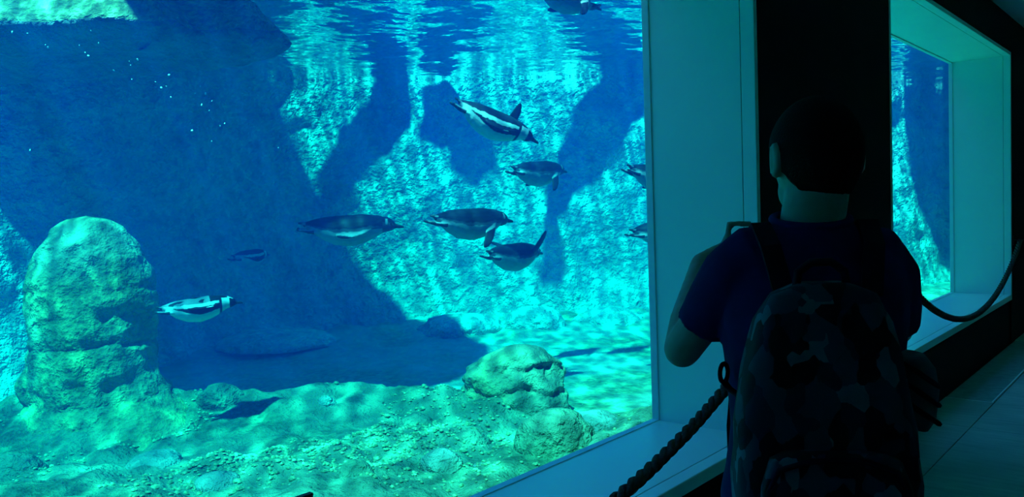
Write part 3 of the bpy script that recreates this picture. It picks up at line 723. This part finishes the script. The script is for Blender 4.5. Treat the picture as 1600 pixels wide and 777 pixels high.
# ------------------------------------------------------------------ the visitor
_o = P(1268, 480, 1.5); PO = Vector((_o.x, _o.y, 0))
_a = math.radians(-9)
pf = GF*math.cos(_a) - GR*math.sin(_a); pr = GR*math.cos(_a) + GF*math.sin(_a); UZ = Vector((0, 0, 1))
def B(x, y, h): return PO + pr*x + pf*y + UZ*h
_b = math.radians(5)
hf = GF*math.cos(_b) - GR*math.sin(_b); hr = GR*math.cos(_b) + GF*math.sin(_b)
HC = P(1274, 240, 1.5)
SL, EL, WL = P(1165, 402, 1.5), P(1066, 546, 1.60), P(1097, 412, 1.79)
SR, ER = P(1376, 404, 1.5), P(1396, 512, 1.55)
PHC = P(1208, 381, 1.86)                               # centre of the phone
LE, RE = PHC - pr*0.076, PHC + pr*0.076
WR = RE + pr*0.035 - UZ*0.075 - pf*0.05
def person():
    e = empty('person', PO); tag(e, 'young person in a navy T-shirt with a backpack, seen from behind, photographing the penguins', 'person')
    skin = NT('skin'); n = skin.noise(30, 3, 0.5, skin.objco())
    skin.bsdf(skin.ramp(n, [(0.3, (0.42, 0.27, 0.19)), (0.7, (0.50, 0.33, 0.24))]), 0.55, skin.bump(skin.noise(180, 2, 0.5, skin.objco()), 0.08, 0.002), 0.3)
    bm = bmesh.new()
    # head, jaw, features
    ax = (hr, hf, UZ)
    ball(bm, HC, 0.075, 0.092, 0.098, ax, 24)
    ball(bm, HC + hf*0.030 - UZ*0.068, 0.056, 0.058, 0.052, ax, 20)
    ball(bm, HC + hf*0.070 - UZ*0.100, 0.024, 0.018, 0.018, ax, 12)
    limb(bm, [HC + hf*0.088 + UZ*0.012, HC + hf*0.102 - UZ*0.022, HC + hf*0.112 - UZ*0.035], [0.009, 0.012, 0.013])
    for s in (-1, 1): ball(bm, HC + hf*0.102 + hr*s*0.012 - UZ*0.038, 0.009, 0.009, 0.008, ax, 10)
    ball(bm, HC + hf*0.088 - UZ*0.066, 0.024, 0.010, 0.006, ax, 12); ball(bm, HC + hf*0.086 - UZ*0.077, 0.021, 0.010, 0.007, ax, 12)
    for s in (-1, 1):
        ball(bm, HC + hr*s*0.031 + hf*0.081 + UZ*0.020, 0.022, 0.010, 0.007, ax, 12)          # brow
        c = HC + hr*s*0.074 - hf*0.004 - UZ*0.010                                            # ear: rim, lobe, hollow between
        out = (hr*s - hf*0.45).normalized()
        loop = [c + out*0.008 + UZ*(0.027*math.cos(q)) + hf*(0.013*math.sin(q)) for q in [2*math.pi*k/14 for k in range(14)]]
        V, Fc = tube(loop, 0.0062, 8, closed=True); add_mesh(bm, V, Fc)
        ball(bm, c + out*0.004, 0.007, 0.014, 0.026, (out, hf, UZ), 12); ball(bm, c + out*0.006 - UZ*0.026, 0.007, 0.009, 0.010, (out, hf, UZ), 10)
    limb(bm, [B(0, -0.012, 1.28), B(0.0, -0.004, 1.36), HC - UZ*0.05 - hf*0.012], [0.068, 0.057, 0.056], 16)
    # trunk
    rr = []
    for h, w_, d_ in ((0.80, .140, .095), (0.88, .145, .098), (0.98, .132, .090), (1.08, .138, .092), (1.18, .150, .096), (1.26, .150, .090), (1.32, .110, .070), (1.36, .062, .055)):
        rr.append([B(w_*math.cos(2*math.pi*k/24), d_*math.sin(2*math.pi*k/24), h) for k in range(24)])
    loft(bm, rr)
    # arms
    limb(bm, [SL + (SR-SL)*0.12 , SL, SL.lerp(EL, 0.5), EL], [0.052, 0.047, 0.042, 0.037])
    limb(bm, [EL, EL.lerp(WL, 0.3), EL.lerp(WL, 0.65), WL], [0.037, 0.039, 0.032, 0.025])
    limb(bm, [SR + (SL-SR)*0.12, SR, SR.lerp(ER, 0.5), ER], [0.052, 0.047, 0.041, 0.037])
    limb(bm, [ER, ER.lerp(WR, 0.3), ER.lerp(WR, 0.65), WR], [0.037, 0.038, 0.031, 0.025])
    # hands closed on the two ends of the phone
    for sd, E_, Wr in ((-1, LE, WL), (1, RE, WR)):
        o = pr*sd
        pc = E_ + o*0.024 - UZ*0.010
        limb(bm, [Wr, Wr.lerp(pc, 0.5), pc], [0.024, 0.024, 0.022]); ball(bm, pc, 0.017, 0.022, 0.038, (o, pf, UZ), 16)
        def fg(pts, r0):
            limb(bm, pts, [r0, r0*0.97, r0*0.92, r0*0.82][:len(pts)], 10)
        fg([pc + UZ*0.030, E_ + o*0.020 + UZ*0.048 + pf*0.004, E_ - o*0.004 + UZ*0.0485, E_ - o*0.026 + UZ*0.0465], 0.0085)      # index finger on the top edge
        for z_, ln in ((0.014, 0.040), (-0.006, 0.036), (-0.026, 0.026)):
            fg([pc + UZ*(z_+0.010) + pf*0.012, E_ + o*0.016 + UZ*z_ + pf*0.030, E_ - o*0.006 + UZ*z_ + pf*0.026, E_ - o*ln + UZ*z_ + pf*0.0155], 0.0083)
        fg([pc - UZ*0.026 - pf*0.012, E_ + o*0.018 - UZ*0.024 - pf*0.026, E_ - o*0.004 - UZ*0.016 - pf*0.020, E_ - o*0.024 - UZ*0.008 - pf*0.0145], 0.0098)     # thumb on the screen side
    # legs and feet
    for s in (-1, 1):
        limb(bm, [B(s*0.075, 0, 0.85), B(s*0.085, 0.005, 0.66), B(s*0.088, 0.01, 0.46), B(s*0.09, -0.012, 0.30), B(s*0.09, -0.01, 0.09)], [0.080, 0.070, 0.050, 0.049, 0.034], 16)
        limb(bm, [B(s*0.09, -0.025, 0.055), B(s*0.095, 0.05, 0.045), B(s*0.10, 0.13, 0.035)], [0.034, 0.034, 0.028])
    me = fuse(bm, 0.0058, 3); me.transform(Matrix.Translation(-PO))
    mesh_obj('body', me, skin.m, e)
    # eyes
    ew = plain('eye_white', (0.7, 0.7, 0.68), 0.2, 0.5)
    for s in (-1, 1):
        bm = bmesh.new(); ball(bm, HC + hr*s*0.031 + hf*0.076 + UZ*0.004 - PO, 0.012, n=14); ey = bm_obj('eye', bm, ew, e, True)
        bm = bmesh.new(); ball(bm, HC + hr*s*0.031 + hf*0.0855 + UZ*0.004 - PO, 0.0055, 0.0035, 0.0055, (hr, hf, UZ), 10); bm_obj('iris', bm, M['eye'], ey, True)
    # hair: short dark crop, nape and temples trimmed
    V, Fc = [], []; N, K = 40, 56
    for j in range(N+1):
        th = math.pi*j/N
        for k in range(K):
            ph = 2*math.pi*k/K; d = (math.sin(th)*math.cos(ph), math.sin(th)*math.sin(ph), math.cos(th))   # right, front, up
            fr = d[1]/max(1e-6, math.sin(th)) if math.sin(th) > 0.02 else 0
            lim = -0.84 + 0.62*sst(-0.75, 0.05, fr) + 0.72*sst(0.05, 0.75, fr) + 0.05*noise.noise(Vector(d)*6)
            u = sst(lim-0.10, lim+0.10, d[2])
            k_ = 0.90 + u*0.175 + 0.012*u*noise.noise(Vector(d)*22)
            V.append(HC + hr*(0.075*k_*d[0]) + hf*(0.092*k_*d[1]) + UZ*(0.098*k_*d[2]) - PO)
    for j in range(N):
        for k in range(K): Fc.append((j*K+k, (j+1)*K+k, (j+1)*K+(k+1) % K, j*K+(k+1) % K))
    o = obj('hair', V, Fc, plain('dark_hair', (0.006, 0.005, 0.005), 0.85, 0.08, 0.3, 200, 0.6, 250), e)
    # T-shirt
    bm = bmesh.new(); rr = []
    for h, w_, d_ in ((0.80, .166, .118), (0.84, .170, .122), (0.92, .160, .112), (1.0, .150, .108), (1.1, .155, .110), (1.2, .166, .114), (1.27, .164, .106), (1.325, .132, .088), (1.36, .088, .075), (1.378, .068, .066)):
        rr.append([B(w_*math.cos(2*math.pi*k/32), d_*math.sin(2*math.pi*k/32) - 0.004, h + 0.012*math.sin(2*math.pi*k/32)*(h > 1.35)) for k in range(32)])
    loft(bm, rr)
    for S_, Hm, r0, r1, ins in ((SL, SL.lerp(EL, 0.74), 0.060, 0.047, 0.22), (SR, SR.lerp(ER, 1.02), 0.060, 0.046, 0.22)):
        other = SR if S_ is SL else SL
        V, Fc = tube([S_.lerp(other, ins), S_.lerp(other, 0.06), S_.lerp(Hm, 0.25), S_.lerp(Hm, 0.7), Hm], [0.066, 0.063, r0, (r0+r1)/2, r1], 18); add_mesh(bm, V, Fc)
    me = fuse(bm, 0.007, 5)
    for v in me.vertices:
        q = v.co; k = Vector((q.x*9, q.y*9, q.z*3.2))
        low = sst(1.0, 0.85, q.z)
        v.co = q + v.normal*(0.0045*noise.noise(k) + 0.003*noise.noise(k*2.4) + low*0.012*noise.noise(Vector((q.x*10, q.y*10, q.z*14))))
    me.transform(Matrix.Translation(-PO))
    mesh_obj('t_shirt', me, plain('navy_cotton', (0.010, 0.013, 0.085), 0.85, 0.1, 0.12, 40, 0.2, 500), e)
    # collar ribbing
    V, Fc = tube([B(0.066*math.cos(2*math.pi*k/28), 0.064*math.sin(2*math.pi*k/28) - 0.004, 1.379 + 0.012*math.sin(2*math.pi*k/28)) - PO for k in range(28)], 0.008, 8, closed=True)
    obj('collar', V, Fc, plain('navy_rib', (0.012, 0.016, 0.09), 0.9, 0.1), e)
    # shorts, shoes
    bm = bmesh.new(); rr = []
    for h, w_, d_ in ((0.72, .150, .105), (0.80, .155, .110), (0.88, .150, .106), (0.93, .144, .102)):
        rr.append([B(w_*math.cos(2*math.pi*k/24), d_*math.sin(2*math.pi*k/24), h) for k in range(24)])
    loft(bm, rr)
    for s in (-1, 1):
        V, Fc = tube([B(s*0.075, 0, 0.82), B(s*0.083, 0.003, 0.65), B(s*0.090, 0.008, 0.47)], [0.090, 0.084, 0.080], 20); add_mesh(bm, V, Fc)
    me = fuse(bm, 0.009, 3); me.transform(Matrix.Translation(-PO))
    mesh_obj('shorts', me, plain('dark_shorts', (0.02, 0.022, 0.03), 0.9, 0.1), e)
    sm = plain('shoe_fabric', (0.05, 0.05, 0.06), 0.7); so = plain('shoe_sole', (0.5, 0.5, 0.48), 0.7)
    for s in (-1, 1):
        bm = bmesh.new()
        limb(bm, [B(s*0.09, -0.03, 0.06), B(s*0.095, 0.05, 0.055), B(s*0.10, 0.135, 0.046)], [0.042, 0.043, 0.034]); ball(bm, B(s*0.09, -0.012, 0.095), 0.044, 0.05, 0.02, (pr, pf, UZ))
        me = fuse(bm, 0.006, 2); me.transform(Matrix.Translation(-PO))
        for v in me.vertices: v.co.z = max(v.co.z, 0.020)
        sh = mesh_obj('shoe', me, sm, e)
        lo = [(-0.075, .030), (-0.05, .044), (0.05, .047), (0.13, .042), (0.172, .022)]
        out = [(y, w_) for y, w_ in lo] + [(y, -w_) for y, w_ in reversed(lo)]
        V = [B(s*0.095 + w_, y, h) - PO for h in (0.0, 0.026) for y, w_ in out]; m = len(out)
        Fc = [tuple(range(m)), tuple(range(m, 2*m))[::-1]] + [(k, (k+1) % m, m+(k+1) % m, m+k) for k in range(m)]
        obj('sole', V, Fc, so, sh, False)
person()

# phone held in both hands
def phone():
    e = empty('phone', PHC); tag(e, 'dark phone held up in landscape by the young visitor', 'phone')
    ca = plain('phone_case', (0.02, 0.02, 0.022), 0.4, 0.5)
    t = NT('phone_screen'); n = t.noise(30, 3, 0.6, t.objco()); b = t.bsdf((0.02, 0.02, 0.02), 0.1, None, 0.5)
    b.inputs['Emission Strength'].default_value = 1.0
    t.l(t.ramp(n, [(0.35, (0.0, 0.05, 0.09)), (0.65, (0.01, 0.16, 0.19))]), b.inputs['Emission Color'])
    rot = Matrix((( pr.x, pf.x, 0), (pr.y, pf.y, 0), (0, 0, 1))).to_4x4()
    for nm, dims, mat in (('case', (-.076, .076, -.004, .004, -.0375, .0375), ca), ('screen', (-.070, .070, -.0052, -.0038, -.034, .034), t.m), ('lens', (.045, .064, .0035, .0055, .012, .030), ca)):
        o = box(nm, *dims, mat, e, 0.0005 if nm != 'case' else 0.0025); o.data.transform(rot)
phone()

# backpack on the visitor's back
def camo():
    t = NT('geometric_camouflage'); p = t.mapping(t.objco(), (34, 34, 24))
    v = t.n('ShaderNodeTexVoronoi', distance='MANHATTAN'); v.inputs['Scale'].default_value = 1.0; t.l(p, v.inputs['Vector'])
    g = t.n('ShaderNodeSeparateColor'); t.l(v.outputs['Color'], g.inputs[0])
    c = t.ramp(g.outputs[0], [(0.0, (0.006, 0.008, 0.014)), (0.35, (0.018, 0.024, 0.045)), (0.62, (0.04, 0.055, 0.085)), (0.87, (0.11, 0.14, 0.18))], 'CONSTANT')
    t.bsdf(c, 0.8, t.bump(t.noise(400, 2, 0.5, t.objco()), 0.2, 0.002), 0.2); return t.m
def backpack():
    O = B(-0.024, -0.19, 0.80)
    e = empty('backpack', O); tag(e, 'dark backpack with blue-grey geometric camouflage worn by the visitor', 'backpack')
    cm = camo(); bk = plain('black_webbing', (0.006, 0.007, 0.018), 0.8, 0.1, 0.2, 60)
    def rring(w_, d_, h, y=0.0, n=32, pw=0.45):
        out = []
        for k in range(n):
            a = 2*math.pi*k/n; c, s = math.cos(a), math.sin(a)
            out.append(pr*(w_*math.copysign(abs(c)**pw, c)) + pf*(y + d_*math.copysign(abs(s)**pw, s)) + UZ*h)
        return out
    def loft_obj(nm, rings, mat, wob=0.004):
        bm = bmesh.new(); loft(bm, rings); bmesh.ops.subdivide_edges(bm, edges=bm.edges[:], cuts=1, use_grid_fill=True)
        for v in bm.verts: v.co += Vector((noise.noise(v.co*14), noise.noise(v.co*14 + Vector((5, 0, 0))), 0))*wob
        return bm_obj(nm, bm, mat, e, True)
    # h from the bottom of the pack (0.80 m above the floor)
    loft_obj('main_bag', [rring(*q) for q in ((.10, .050, 0.0), (.128, .066, 0.015), (.142, .074, .08), (.144, .074, .16), (.138, .070, .25), (.124, .064, .34), (.104, .054, .42), (.078, .042, .465), (.040, .026, .482))], cm, 0.006)
    loft_obj('front_pocket', [rring(w_, d_, h, -0.078) for w_, d_, h in ((.085, .018, .02), (.108, .030, .035), (.114, .034, .10), (.110, .032, .17), (.096, .024, .215), (.07, .014, .228))], cm, 0.004)
    V, Fc = tube([pr*x + pf*(-0.112 + 0.35*abs(x)**1.4*0.9) + UZ*h for x, h in ((-.104, .12), (-.10, .17), (-.085, .205), (-.04, .222), (.04, .222), (.085, .205), (.10, .17), (.104, .12))], 0.0045, 8); obj('zipper', V, Fc, bk, e)
    pl = plain('zip_pull', (0.45, 0.5, 0.5), 0.4, 0.4)
    V, Fc = tube([pr*(-.105 + .012*k) + pf*(-0.095 - 0.006*k) + UZ*(.150 - 0.016*k) for k in range(4)], [0.004, 0.007, 0.007, 0.003], 8); obj('zip_pull', V, Fc, pl, e)
    V, Fc = tube([pr*x + pf*(-0.01) + UZ*h for x, h in ((-.04, .47), (-.035, .50), (-.015, .515), (.015, .515), (.035, .50), (.04, .47))], 0.007, 8); obj('top_handle', V, Fc, bk, e)
    # shoulder straps over the shirt
    for s in (-1, 1):
        mid = [B(s*.070, -0.135, 1.255), B(s*.085, -0.095, 1.335), B(s*.092, -0.03, 1.372), B(s*.094, 0.045, 1.350), B(s*.10, 0.105, 1.27), B(s*.112, 0.125, 1.17), B(s*.13, 0.110, 1.05), B(s*.145, 0.07, 0.97), B(s*.152, -0.02, 0.91), B(s*.125, -0.14, 0.86)]
        rings = []
        for i, c in enumerate(mid):
            d = (mid[min(i+1, 9)]-mid[max(i-1, 0)]).normalized(); sd = pr*s if i < 6 else UZ
            sd = (sd - d*sd.dot(d)).normalized(); nn = d.cross(sd).normalized(); hw = 0.017 if i < 6 else 0.009
            rings.append([c - O + sd*hw + nn*.005, c - O - sd*hw + nn*.005, c - O - sd*hw - nn*.005, c - O + sd*hw - nn*.005])
        bm = bmesh.new(); loft(bm, rings); bm_obj('shoulder_strap', bm, bk, e, False)
    # strap buckle ring showing at the left hip
    c = P(1131, 583, 1.47)
    V, Fc = tube([c - O + pr*(.008*math.cos(q)) + pf*(.012*math.cos(q)) + UZ*(.017*math.sin(q)) for q in [2*math.pi*k/18 for k in range(18)]], 0.0042, 8, closed=True); obj('buckle_ring', V, Fc, bk, e)
    V, Fc = tube([c - O - UZ*.016, c - O - UZ*.03 + pr*.010, B(-.12, -.125, 1.06) - O, B(-.10, -.15, 1.0) - O], 0.006, 8); obj('side_strap', V, Fc, bk, e)
    # mesh side pocket with cords, right side
    c = B(0.146, -0.085, 1.085) - O
    loft_obj('side_pocket', [[c + pr*(w_*math.cos(2*math.pi*k/16) + x) + pf*(.045*math.sin(2*math.pi*k/16)) + UZ*h for k in range(16)] for w_, x, h in ((.016, 0.006, -.064), (.032, 0.004, -.050), (.038, 0.004, 0.0), (.036, 0.0, .038), (.028, -0.008, .060))], plain('pocket_mesh', (0.06, 0.08, 0.09), 0.8), 0.0)
    for k in range(3):
        h0 = 0.032 - 0.032*k
        V, Fc = tube([c + pr*(.038*math.cos(a) + 0.003) + pf*(-.0455*math.sin(a)) + UZ*(h0 - 0.028*math.cos(a)) for a in [math.pi*(i/12*1.0 - 0.05) for i in range(13)]], 0.0045, 6); obj('cord', V, Fc, bk, e)
backpack()
